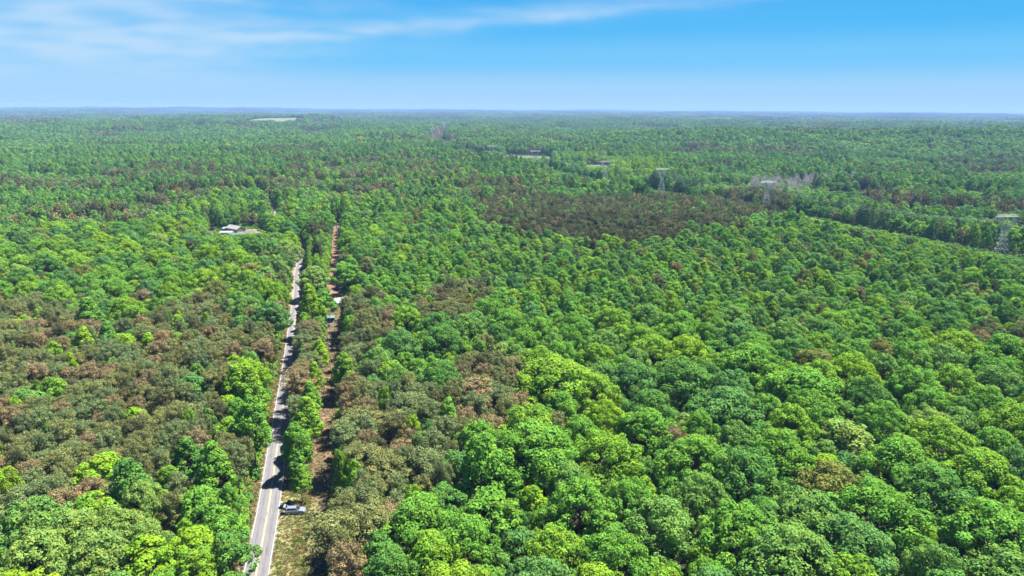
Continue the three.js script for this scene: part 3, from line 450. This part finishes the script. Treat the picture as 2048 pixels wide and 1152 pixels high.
// ---------------------------------------------------------------- low growth: undergrowth along the edges, grass and weeds on the verges
{
  const shrub = [1, 2].map((s) => broadleaf(1000 + s, { R: 1.1, H: 1.8, base: .2, lobes: 18, lobeR: .42, leaf: .2, per: 14, trunk: false }).crown);
  const tuft = (() => { const L = new Leafy(), r = mulberry(1100); for (let i = 0; i < 26; i++) { const a = r() * 6.28, d = r() * .35; L.blade(Math.cos(a) * d, 0, Math.sin(a) * d, (r() - .5) * .9, .8, (r() - .5) * .9, .2 + .3 * r(), .05, r, Array(3).fill(.8 + .4 * r())); } return L.build(); })();
  const sh = [[], []], gr = [], r = mulberry(1200);
  const put = (x, z, s, c) => sh[r() < .5 ? 0 : 1].push({ x, z, y: Math.hypot(x, z) > 560 ? terrain(x, z) : .02, turn: r() * 6.28, sx: s, sy: s * (.7 + .6 * r()), col: vary(c, r) });
  for (let i = 0; i < 5200; i++) {
    const z = lerp(-92, -570, Math.pow(r(), 1.2)), rx = roadX(z), sx = stripX(z) - rx, side = r();
    let o = side < .3 ? -5.2 - r() * 6 : side < .55 ? sx - 4.2 - r() * 5 : sx + 4.3 + r() * 9;
    if (side >= .3 && side < .55 && (o < 5 || z > -160)) continue;
    if (z > -160 && o > 0 && o < 12) continue;
    put(rx + o, z, .4 + r() * r() * 1.5, PAL[pick([1, 1.2, .8, .2, .1, .3, .6, .6], r())][0]);
  }
  for (let i = 0; i < 13000; i++) {                       // regrowth under the power line
    const k = 1 + Math.floor(r() * (LINE.length - 2)), t = r(), x = lerp(LINE[k][0], LINE[k + 1][0], t) + (r() - .5) * 56, z = lerp(LINE[k][1], LINE[k + 1][1], t) + (r() - .5) * 12;
    put(x, z, .8 + r() * 1.5, z < -1350 ? [.16, .15, .075] : PAL[pick([.5, 1, 1.2, .4, .2, .3, .1, .8], r())][0]);
  }
  for (let i = 0; i < 1600; i++) { const p = Z.bareWood[Math.floor(r() * Z.bareWood.length)], q = Z.bareWood[Math.floor(r() * Z.bareWood.length)], t = r(); put(lerp(p[0], q[0], t), lerp(p[1], q[1], t), 1 + r() * 2.2, PAL[pick([1, .5, 0, .2, 1, .6, .6, .8], r())][0]); }
  for (let i = 0; i < 900; i++) { const a = -60 + r() * 92, b = (r() - .5) * 36; if (a > -22 && a < 14 && Math.abs(b) < 15) continue; put(HOUSE[0] + hx * a + hz * b, HOUSE[1] + hz * a - hx * b, .5 + r() * .8, PAL[pick([.6, 1, 1, .4, .3, .2, 0, 1], r())][0]); }
  for (let i = 0; i < 26000; i++) {
    const z = lerp(-92, -330, Math.pow(r(), 1.3)), rx = roadX(z), sx = stripX(z) - rx; let o = r() < .35 ? -3.1 - r() * 4.5 : r() < .6 ? 3.05 + r() * 7.5 : sx + (r() - .5) * 9;
    const green = n2b((rx + o) / 5, z / 7) > .15;
    gr.push({ x: rx + o, z, y: .02, turn: r() * 6.28, sx: .6 + r() * .9, sy: .4 + r() * .8, col: vary(green ? [.19, .225, .06] : r() < .8 ? [.30, .275, .11] : [.19, .125, .07], r) });
  }
  const u = mass('undergrowth', 'leafy shrubs and saplings along the road, strip and power line edges', 'undergrowth'); sh.forEach((l, i) => copies('foliage', shrub[i], whiteLeaf, l, u));
  const g = mass('grass', 'dry and green grass tufts on the road verges and cleared strip', 'grass'); copies('foliage', tuft, whiteLeaf, gr, g);
}

// ---------------------------------------------------------------- power line
const steel = matte(.42, .42, .40, .7), glassy = matte(.30, .33, .34, .3), wireMat = matte(.20, .205, .21, .6);
function makePylon() {
  const o = new THREE.Group(), W = 16.6, h0 = 20, h1 = 30, B = 3.7, A = 1.35, T = .115;
  const corner = (sx, sz, t) => [sx * lerp(B, A, t), h0 * t, sz * lerp(B, A, t)];
  for (const [sx, sz] of [[1, 1], [1, -1], [-1, 1], [-1, -1]]) part('leg', bar([sx * B, -.3, sz * B], corner(sx, sz, 1), T * 1.15), steel, o);
  const br = [], lv = [0, .22, .42, .60, .76, .89, 1];
  for (let i = 0; i < lv.length; i++) for (const [a, b] of [[[1, 1], [1, -1]], [[1, -1], [-1, -1]], [[-1, -1], [-1, 1]], [[-1, 1], [1, 1]]]) {
    if (i) br.push(bar(corner(...a, lv[i]), corner(...b, lv[i]), T * .62));
    if (i < lv.length - 1) br.push(bar(corner(...a, lv[i]), corner(...b, lv[i + 1]), T * .55), bar(corner(...b, lv[i]), corner(...a, lv[i + 1]), T * .55));
  }
  part('bracing', mergeGeometries(br), steel, o);
  for (const s of [-1, 1]) {
    const arm = [], q = (e, z, t) => [s * (lerp(e ? A : .1, e ? 6.3 : 4.7, t)), lerp(h0, h1, t), z * lerp(A, .6, t)];
    for (const z of [-1, 1]) for (const e of [0, 1]) arm.push(bar(q(e, z, 0), q(e, z, 1), T * 1.35));
    for (let i = 0; i < 5; i++) { const a = i / 5, b = (i + 1) / 5; for (const z of [-1, 1]) arm.push(bar(q(0, z, a), q(1, z, b), T * .5), bar(q(1, z, a), q(0, z, b), T * .5)); for (const e of [0, 1]) arm.push(bar(q(e, -1, a), q(e, 1, b), T * .5)); }
    part('arm', mergeGeometries(arm), steel, o);
    part('peak', mergeGeometries([bar([s * 6.6, h1 + 1, .5], [s * 7.3, h1 + 4, 0], T * .7), bar([s * 6.6, h1 + 1, -.5], [s * 7.3, h1 + 4, 0], T * .7), bar([s * 7.9, h1 + .8, 0], [s * 7.3, h1 + 4, 0], T * .7)]), steel, o);
  }
  const ca = []; const H = W / 2;
  for (const z of [-.6, .6]) { ca.push(bar([-H, h1, z * .4], [H, h1, z * .4], T), bar([-H + 1.2, h1 + 1.1, z], [H - 1.2, h1 + 1.1, z], T)); for (let i = 0; i < 14; i++) { const a = -H + i * W / 14, b = a + W / 14; ca.push(bar([a, h1, z * .4], [(a + b) / 2, h1 + 1.1, z], T * .5), bar([(a + b) / 2, h1 + 1.1, z], [b, h1, z * .4], T * .5)); } }
  part('crossarm', mergeGeometries(ca), matte(.46, .455, .42, .7), o);
  for (const x of [-7.7, 0, 7.7]) { const g = [bar([x, h1, 0], [x, h1 - 2.6, 0], .05)]; for (let i = 0; i < 9; i++) g.push(new THREE.CylinderGeometry(.17, .17, .1, 8).translate(x, h1 - .5 - i * .23, 0)); part('insulator', mergeGeometries(g), glassy, o); }
  return o;
}
{
  const proto = makePylon(), told = ['right edge of the view, standing closest', 'in front of the grey bare wood', 'behind the brown pine plantation', 'half hidden beside the pale clearing', 'beside the small green field', 'left of the small green field', 'in the narrow brown cutting', 'far up the narrow brown cutting', 'farthest up the brown cutting'];
  const stands = LINE.slice(2, 11), at = [], turns = [];
  LINE.forEach(([x, z], i) => { const a = LINE[Math.max(0, i - 1)], b = LINE[Math.min(LINE.length - 1, i + 1)]; { let t = Math.atan2(b[0] - a[0], b[1] - a[1]); t = t > 0 ? Math.PI - t : -Math.PI - t; turns[i] = -t * .3; } at[i] = [x, terrain(x, z), z]; });
  stands.forEach(([x, z], k) => { const i = k + 2, o = k ? proto.clone() : proto; o.name = numbered('transmission_pylon'); o.position.set(...at[i]); o.rotation.y = turns[i]; scene.add(o); tag(o, `pale steel lattice pylon, ${told[k]}`, 'pylon', 'pylons of the power line'); });
  const hang = (i, off, h) => [at[i][0] + Math.cos(turns[i]) * off, at[i][1] + h, at[i][2] - Math.sin(turns[i]) * off];
  const which = ['outer', 'middle', 'inner'];
  for (let i = 1; i < 8; i++) [[-7.7, 27.4], [0, 27.4], [7.7, 27.4], [-7.3, 34], [7.3, 34]].forEach(([off, h], k) => {
    const a = hang(i, off, h), b = hang(i + 1, off, h), pts = [], sag = k < 3 ? 6.5 : 4; for (let t = 0; t <= 14; t++) { const u = t / 14; pts.push(new THREE.Vector3(lerp(a[0], b[0], u), lerp(a[1], b[1], u) - sag * 4 * u * (1 - u), lerp(a[2], b[2], u))); }
    const m = shadowed(new THREE.Mesh(new THREE.TubeGeometry(new THREE.CatmullRomCurve3(pts), 28, k < 3 ? .09 : .035, 4), wireMat)); m.name = numbered('power_cable'); scene.add(m);
    const span = ['leading out of frame from the pylon at the right edge', 'between the right edge pylon and the bare wood pylon', 'between the bare wood pylon and the plantation pylon', 'between the plantation pylon and the pale clearing pylon', 'between the pale clearing pylon and the green field pylon', 'between the two green field pylons', 'running into the narrow brown cutting'][i - 1];
    tag(m, `${k < 3 ? ['left', 'middle', 'right'][k] + ' sagging conductor' : (k === 3 ? 'left' : 'right') + ' thin earth wire'} ${span}`, 'cable', 'cables of the power line');
  });
}

// ---------------------------------------------------------------- dead trees
function snag(seed, H, spread, thick, n) {
  const r = mulberry(seed), g = [], V = (x, y, z) => new THREE.Vector3(x, y, z);
  const limb = (a, b, r0, r1, s = 4) => { const d = b.clone().sub(a), c = new THREE.CylinderGeometry(r1, r0, d.length(), s, 1, true); c.applyQuaternion(new THREE.Quaternion().setFromUnitVectors(V(0, 1, 0), d.normalize())).translate((a.x + b.x) / 2, (a.y + b.y) / 2, (a.z + b.z) / 2); return c; };
  const top = V((r() - .5) * .8, H, (r() - .5) * .8), trunk = limb(V(0, -.2, 0), top, thick * 1.6, thick * .4, 6);
  for (let i = 0; i < n; i++) { const t = .25 + .73 * r(), a = V(top.x * t, H * t, top.z * t), an = r() * 6.28, L = spread * (1.25 - t) * (.6 + .7 * r()), b = a.clone().add(V(Math.cos(an) * L, L * (.5 + .8 * r()), Math.sin(an) * L)); g.push(limb(a, b, thick * .5, thick * .2, 3)); for (let k = 0; k < 4; k++) { const c = a.clone().lerp(b, .35 + .6 * r()), e = c.clone().add(V((r() - .5) * L * 1.0, L * (.2 + .4 * r()), (r() - .5) * L * 1.0)); g.push(limb(c, e, thick * .34, thick * .14, 3)); } }
  return { trunk, twigs: mergeGeometries(g) };
}
{
  const grey = matte(.32, .305, .295, .95), pale = matte(.34, .32, .30, .9);
  const [dx, dz] = fromPicture(408, 553, 2), S = snag(61, 12, 6, .2, 30), d = thing('dead_tree', [dx, 0, dz], .4, 'bleached bare dead tree with spreading white branches in the left wood', 'dead tree');
  part('trunk', S.trunk, pale, d); part('branches', S.twigs, pale, d);
  const kinds = [1, 2, 3, 4].map((s) => snag(62 + s, 14, 3.8, .17, 38)), r = mulberry(71), xs = Z.bareWood.map((p) => p[0]), zs = Z.bareWood.map((p) => p[1]), spots = [];
  for (let i = 0; i < 3000 && spots.length < 110; i++) { const x = lerp(Math.min(...xs), Math.max(...xs), r()), z = lerp(Math.min(...zs), Math.max(...zs), r()); if (inside(Z.bareWood, x, z) && spots.every(([a, b]) => Math.hypot(a - x, b - z) > 2.6) && lineDistance(x, z) > 3) spots.push([x, z]); }
  spots.sort((a, b) => a[0] / a[1] - b[0] / b[1]).reverse();
  spots.sort((a, b) => toPicture(a[0], 6, a[1])[0] - toPicture(b[0], 6, b[1])[0]);
  const ORD = (n) => { const t = 'first second third fourth fifth sixth seventh eighth ninth tenth eleventh twelfth thirteenth fourteenth fifteenth sixteenth seventeenth eighteenth nineteenth'.split(' '), e = 'twentieth thirtieth fortieth fiftieth sixtieth seventieth eightieth ninetieth hundredth'.split(' '); if (n > 100) return 'hundred-and-' + ORD(n - 100); return n < 20 ? t[n - 1] : n % 10 ? TENS[Math.floor(n / 10)] + '-' + t[n % 10 - 1] : e[Math.floor(n / 10) - 2]; };
  spots.forEach(([x, z], i) => { const K = kinds[i % 4], s = .78 + .45 * r(), o = thing('bare_tree', [x, terrain(x, z), z], r() * 6.28, `grey leafless tree, ${ORD(i + 1)} from the left in the bare wood`, 'dead tree', 'leafless grey trees of the bare wood'); o.scale.setScalar(s); part('trunk', K.trunk, grey, o); part('branches', K.twigs, grey, o); });
  const [yx, yz] = fromPicture(721, 287, 8), Y = MID[2], y = thing('flowering_tree', [yx, terrain(yx, yz), yz], 0, 'bright yellow tree standing out in the far green forest', 'tree'); y.scale.set(2.2, 1.5, 2.2);
  part('trunk', Y.trunk, bark, y); part('crown', Y.crown, leafLook({ color: rgb(.42, .32, .02) }), y);
}

// ---------------------------------------------------------------- buildings
const ribRoof = (w, d, h, over, hip = 0) => {   // two or four roof planes with thickness; ridge along x
  const P = [], I = [], a = w / 2 + over, b = d / 2 + over, r = a - hip, k = .14;
  const q = (pts) => { const n = P.length / 3; pts.forEach((p) => P.push(...p)); for (let i = 1; i < pts.length - 1; i++) I.push(n, n + i, n + i + 1); };
  const drop = over * h / (d / 2);
  for (const e of [0, k]) { const y = -drop - e, t = h - e; q([[-a, y, b], [a, y, b], [r, t, 0], [-r, t, 0]]); q([[a, y, -b], [-a, y, -b], [-r, t, 0], [r, t, 0]]); if (hip) { q([[a, y, b], [a, y, -b], [r, t, 0]]); q([[-a, y, -b], [-a, y, b], [-r, t, 0]]); } }
  for (const [u, v] of [[[-a, b], [a, b]], [[a, b], [a, -b]], [[a, -b], [-a, -b]], [[-a, -b], [-a, b]]]) if (hip || u[1] === v[1]) q([[u[0], -drop, u[1]], [v[0], -drop, v[1]], [v[0], -drop - k, v[1]], [u[0], -drop - k, u[1]]]);
  if (!hip) for (const s of [-1, 1]) for (const e of [-1, 1]) q([[s * a, -drop, e * b], [s * a, h, 0], [s * a, h - k, 0], [s * a, -drop - k, e * b]]);
  const g = new THREE.BufferGeometry(); g.setAttribute('position', new THREE.Float32BufferAttribute(P, 3)); g.setIndex(I); return g.toNonIndexed();
};
const flat = (c, rough = .8, more = {}) => { const m = matte(...c, rough, { flatShading: true, side: THREE.DoubleSide, ...more }); return m; };
const glass = matte(.03, .035, .04, .12);
function house(name, label, category, px, py, ph, turn, { w, d, wall, rise, hip = 0, wallC, roofC, roofRough = .6, over = .5, doors = 1, windows = 4, chimney, ribs }) {
  const [x, z] = fromPicture(px, py, ph), o = thing(name, [x, Math.hypot(x, z) > 560 ? terrain(x, z) : 0, z], turn, label, category);
  const sh = new THREE.Shape(); sh.moveTo(-d / 2, 0); sh.lineTo(d / 2, 0); sh.lineTo(d / 2, wall); if (!hip) sh.lineTo(0, wall + rise - .2); sh.lineTo(-d / 2, wall);
  part('wall', new THREE.ExtrudeGeometry(sh, { depth: w, bevelEnabled: false }).translate(0, 0, -w / 2).rotateY(Math.PI / 2), flat(wallC, .85), o);
  const roof = part('roof', ribRoof(w, d, rise, over, hip).translate(0, wall + .02, 0), flat(roofC, roofRough), o);
  if (ribs) { const g = [], sl = Math.atan2(rise, d / 2), L = (d / 2 + over) / Math.cos(sl); for (let i = 0; i <= Math.round(w / 1.2); i++) for (const s of [-1, 1]) g.push(new THREE.BoxGeometry(.06, .05, L - .05).rotateX(s * sl).translate(-w / 2 + i * 1.2, wall + .05 + rise / 2 - over * rise / d, s * (d / 2 + over) / 2)); part('seam', mergeGeometries(g), flat(roofC.map((v) => v * .93), roofRough), roof).userData.kind = 'stuff'; }
  if (chimney) part('chimney', box(.7, 1.4, .7, w * .2, wall + rise * .8, -.4), flat([.32, .2, .16]), roof);
  const trim = flat([.7, .7, .68]);
  for (let i = 0; i < windows; i++) { const wx = -w / 2 + (i + .5) * w / windows; if (Math.abs(wx - .2) < .7 && doors) continue; for (const s of [1, -1]) { const win = part('window', box(1.05, 1.15, .08, wx, wall * .56, s * (d / 2 + .03)), trim, o); part('pane', box(.86, .96, .04, wx, wall * .56, s * (d / 2 + .09)), glass, win); } }
  for (const s of [1, -1]) if (d > 5) { const win = part('window', box(.08, 1.1, 1, s * (w / 2 + .03), wall * .56, d * .12), trim, o); part('pane', box(.04, .92, .82, s * (w / 2 + .09), wall * .56, d * .12), glass, win); }
  if (doors) { const dr = part('door', box(.95, 2.02, .08, .2, 1.05, d / 2 + .03), flat([.2, .12, .08]), o); part('handle', new THREE.SphereGeometry(.05, 8, 6).translate(.52, 1.05, d / 2 + .1), steel, dr); }
  return o;
}
house('hip_roof_house', 'tan hip-roofed house in the clearing left of the road', 'house', 501, 466, 3, .1, { w: 13, d: 9.5, wall: 2.8, rise: 2.3, hip: 4.6, wallC: [.3, .27, .23], roofC: [.125, .105, .096], roofRough: .9, over: .6, chimney: 0 });
house('white_house', 'long white metal-roofed house behind the tan roof', 'house', 471, 455, 3, -.62, { w: 15, d: 7.5, wall: 2.9, rise: 1.9, wallC: [.22, .21, .20], roofC: [.24, .235, .23], ribs: 1, windows: 6 });
house('green_shed', 'teal green gabled shed in front of the white carport', 'shed', 461, 470, 2, 1.35, { w: 7, d: 6.5, wall: 2.4, rise: 1.3, wallC: [.05, .15, .135], roofC: [.04, .105, .098], ribs: 1, windows: 2 });
house('white_carport', 'low white-roofed carport left of the tan house', 'carport', 454, 463, 2.5, .05, { w: 8.5, d: 6, wall: 2.3, rise: .7, wallC: [.45, .45, .43], roofC: [.23, .235, .25], ribs: 1, windows: 0, doors: 0 });
house('teal_shed', 'small dark teal shed behind the white carport', 'shed', 452, 456, 2, .3, { w: 4, d: 3, wall: 2.1, rise: .8, wallC: [.09, .2, .19], roofC: [.12, .28, .27], windows: 1 });
house('brown_barn', 'dark red-brown barn at the back of the clearing', 'barn', 456, 444, 2, .02, { w: 13, d: 7, wall: 3.0, rise: 1.6, wallC: [.075, .035, .03], roofC: [.09, .05, .045], windows: 2 });
house('white_cottage', 'small white-roofed cottage beside the cleared strip', 'house', 681, 600, 2.4, .7, { w: 6.5, d: 5.2, wall: 2.3, rise: 1.5, wallC: [.55, .54, .52], roofC: [.25, .255, .27], ribs: 1, windows: 2 });
{ // open-sided green-roofed shelter with a dark gravel yard
  const [x, z] = fromPicture(662, 643), o = thing('open_shelter', [x, 0, z], .15, 'green-roofed open shelter on posts in the cleared strip', 'shelter');
  for (const [sx, sz] of [[1, 1], [1, -1], [-1, 1], [-1, -1]]) part('post', box(.14, 2.4, .14, sx * 1.5, 1.2, sz * 1.5), matte(.2, .15, .11), o);
  part('roof', ribRoof(3.6, 3.6, .55, .25).translate(0, 2.45, 0), flat([.08, .17, .15], .6), o); part('back_wall', box(3.1, 2.3, .1, 0, 1.2, -1.6), matte(.09, .07, .06), o);
  const y = shadowed(new THREE.Mesh(new THREE.CircleGeometry(3.6, 28).rotateX(-Math.PI / 2).scale(.75, 1, 1.4), matte(.12, .11, .125, .95))); y.position.set(x + .5, .045, z + 5); y.name = 'gravel_yard'; tag(y, null, null, null, 'structure'); scene.add(y);
}
[[648, 247, 'pale far farmhouse, left one of two at the distant clearing'], [690, 249, 'pale far farmhouse, right one of two at the distant clearing'], [706, 291, 'low white building beside the bright yellow tree']].forEach(([px, py, label], k) => {
  const [x, z] = fromPicture(px, py, 5), o = thing('far_farmhouse', [x, terrain(x, z), z], .3 * k, label, 'house'), s = k === 2 ? 1 : 1.3; o.scale.setScalar(s);
  part('wall', box(13, 3, 8, 0, 1.5, 0), flat([.34, .33, .31]), o); part('roof', ribRoof(13, 8, 2.2, .5).translate(0, 3.02, 0), flat([.32, .31, .31]), o);
  for (const i of [-1, 0, 1]) part('window', box(1.3, 1.2, .1, i * 3.8, 1.6, 4.03), glass, o);
});

// ---------------------------------------------------------------- utility poles along the strip
{
  const wood = matte(.36, .30, .26, .9), spots = [[660, 727], [660, 654], [671, 574], [675, 474]].map(([a, b]) => fromPicture(a, b));
  const told = ['standing on the brown strip short of the shelter', 'in front of the green-roofed shelter', 'beyond the white-roofed cottage', 'at the far end of the red strip'];
  const proto = new THREE.Group();
  part('pole', new THREE.CylinderGeometry(.10, .15, 9.6, 8).translate(0, 4.6, 0), wood, proto); part('crossarm', box(1.7, .1, .12, 0, 8.9, .14), wood, proto);
  for (const x of [-.75, .75]) part('insulator', new THREE.CylinderGeometry(.05, .07, .18, 8).translate(x, 9.04, .14), glassy, proto);
  part('transformer', mergeGeometries([new THREE.CylinderGeometry(.22, .22, .75, 12).translate(.36, 7.9, 0), box(.2, .08, .08, .18, 8.1, 0)]), matte(.42, .43, .44, .5), proto);
  spots.forEach(([x, z], k) => { const o = k ? proto.clone() : proto; o.name = numbered('utility_pole'); o.position.set(x, 0, z); o.rotation.y = -.22; scene.add(o); tag(o, `pale wooden utility pole ${told[k]}`, 'utility pole', 'utility poles along the strip'); });
  for (let k = 0; k < spots.length - 1; k++) for (const s of [-1, 1]) { const [a, b] = [spots[k], spots[k + 1]], c = (p) => new THREE.Vector3(p[0] + Math.cos(.22) * .75 * s, 9.14, p[1] + .14), m1 = c(a), m2 = c(b), L = m1.distanceTo(m2), mid = m1.clone().lerp(m2, .5); mid.y -= L * .012; const m = shadowed(new THREE.Mesh(new THREE.TubeGeometry(new THREE.QuadraticBezierCurve3(m1, mid, m2), 16, .012, 4), wireMat)); m.name = numbered('pole_wire'); scene.add(m); tag(m, `${s < 0 ? 'left' : 'right'} thin wire between the pole ${told[k].split(' ').slice(-5).join(' ')} and the next`, 'wire', 'wires of the strip poles'); }
  const [gx, gz] = fromPicture(637, 1034), gp = thing('pedestal_post', [gx, 0, gz], .3, 'short pale post in the brush beyond the car nose', 'post'); part('post', new THREE.CylinderGeometry(.09, .1, 2.1, 8).translate(0, 1, 0), matte(.5, .46, .4, .8), gp); part('cap', new THREE.CylinderGeometry(.06, .12, .1, 8).translate(0, 2.1, 0), matte(.5, .5, .5, .6), gp);
  const mk = thing('marker_post', [...((p) => [p[0], 0, p[1]])(fromPicture(479, 1146))], 0, 'short white marker post at the left road edge', 'post'); part('post', new THREE.CylinderGeometry(.07, .08, 1.3, 8).translate(0, .6, 0), matte(.7, .7, .68, .6), mk); part('reflector', box(.12, .16, .02, 0, 1.1, .075), matte(.6, .35, .05, .3), mk);
}

// ---------------------------------------------------------------- the parked car, nose to the wood, tailgate up
{
  const car = thing('parked_car', [CAR[0], .05, CAR[1]], .1, 'pale silver-blue estate car parked across the verge with its tailgate open', 'car');
  const paint = new THREE.MeshPhysicalMaterial({ color: rgb(.20, .24, .32), roughness: .35, metalness: .25, clearcoat: .8, clearcoatRoughness: .1 }), dark = matte(.025, .025, .028, .6), tint = matte(.02, .022, .026, .08), rubber = matte(.022, .022, .022, .9), alloy = matte(.5, .5, .52, .3, { metalness: .7 });
  const b = new THREE.Shape(); b.moveTo(-2.25, .42); b.lineTo(-2.28, .72); b.quadraticCurveTo(-2.26, 1.0, -2.18, 1.04); b.lineTo(.95, 1.02); b.quadraticCurveTo(1.7, .98, 2.12, .84); b.quadraticCurveTo(2.3, .74, 2.3, .5); b.lineTo(2.22, .3); b.lineTo(1.82, .28); b.absarc(1.42, .36, .40, -.2, Math.PI + .2, false); b.lineTo(-.98, .25); b.absarc(-1.38, .36, .40, -.2, Math.PI + .2, false); b.lineTo(-2.2, .3); b.closePath();
  part('body', new THREE.ExtrudeGeometry(b, { depth: 1.66, bevelEnabled: true, bevelSize: .07, bevelThickness: .08, bevelSegments: 3, curveSegments: 14 }).translate(0, 0, -.83), paint, car);
  const c = new THREE.Shape(); c.moveTo(-2.05, 1.02); c.lineTo(-1.85, 1.50); c.quadraticCurveTo(-1.2, 1.60, -.3, 1.58); c.quadraticCurveTo(.2, 1.56, .38, 1.46); c.lineTo(1.12, 1.02); c.closePath();
  part('window', new THREE.ExtrudeGeometry(c, { depth: 1.36, bevelEnabled: true, bevelSize: .02, bevelThickness: .07, bevelSegments: 2 }).translate(0, 0, -.68), tint, car);
  part('roof', new RoundedBoxGeometry(2.05, .07, 1.32, 3, .03).rotateZ(-.015).translate(-.78, 1.61, 0), paint, car);
  for (const s of [-1, 1]) {
    for (const [x0, y0, x1, y1] of [[1.16, 1.02, .36, 1.54], [.05, 1.02, .02, 1.58], [-.95, 1.02, -.95, 1.6], [-2.08, 1.02, -1.82, 1.57]]) part('pillar', bar([x0, y0, s * .79], [x1, y1, s * .70], .05, 6), paint, car);
    part('roof_rail', bar([-1.7, 1.69, s * .6], [.1, 1.67, s * .6], .025, 6), dark, car);
    part('sill', box(1.95, .1, .06, .02, .28, s * .90), dark, car);
    for (const x of [.1, -.95]) part('door_seam', box(.015, .66, .012, x, .68, s * .915), dark, car);
    for (const x of [-.2, -1.2]) part('door_handle', new RoundedBoxGeometry(.2, .035, .04, 2, .012).translate(x, .9, s * .925), alloy, car);
    part('mirror', new RoundedBoxGeometry(.16, .14, .2, 2, .05).translate(.78, 1.08, s * 1.0), paint, car);
    part('headlight', new RoundedBoxGeometry(.22, .13, .36, 2, .05).translate(2.18, .74, s * .64), matte(.8, .82, .85, .1), car);
    part('tail_light', new RoundedBoxGeometry(.12, .26, .2, 2, .04).translate(-2.26, .86, s * .74), matte(.4, .02, .02, .25), car);
    for (const x of [1.42, -1.38]) { const wh = part('wheel', new THREE.TorusGeometry(.26, .09, 10, 24).translate(x, .35, s * .82), rubber, car); part('rim', new THREE.CylinderGeometry(.23, .23, .16, 16).rotateX(Math.PI / 2).translate(x, .35, s * .84), alloy, wh); }
  }
  part('grille', box(.04, .18, .9, 2.34, .5, 0), dark, car); part('cargo_floor', box(.5, .05, 1.3, -2.05, .72, 0), dark, car);
  part('cargo_shade_panel', box(.03, .72, 1.26, -2.33, 1.02, 0), matte(.012, .012, .012, .9), car);  // near-black panel: shade inside the open tail put into the colour
  const gate = part('tailgate', new RoundedBoxGeometry(1.05, .07, 1.42, 3, .03).rotateZ(-.55).translate(-2.3, 1.92, 0), paint, car); part('rear_window', new RoundedBoxGeometry(.45, .03, 1.15, 2, .012).rotateZ(-.55).translate(-2.12, 1.865, 0), tint, gate);
  part('bumper', new RoundedBoxGeometry(.14, .26, 1.7, 3, .06).translate(-2.31, .46, 0), dark, car);
}
renderer.render(scene, camera);
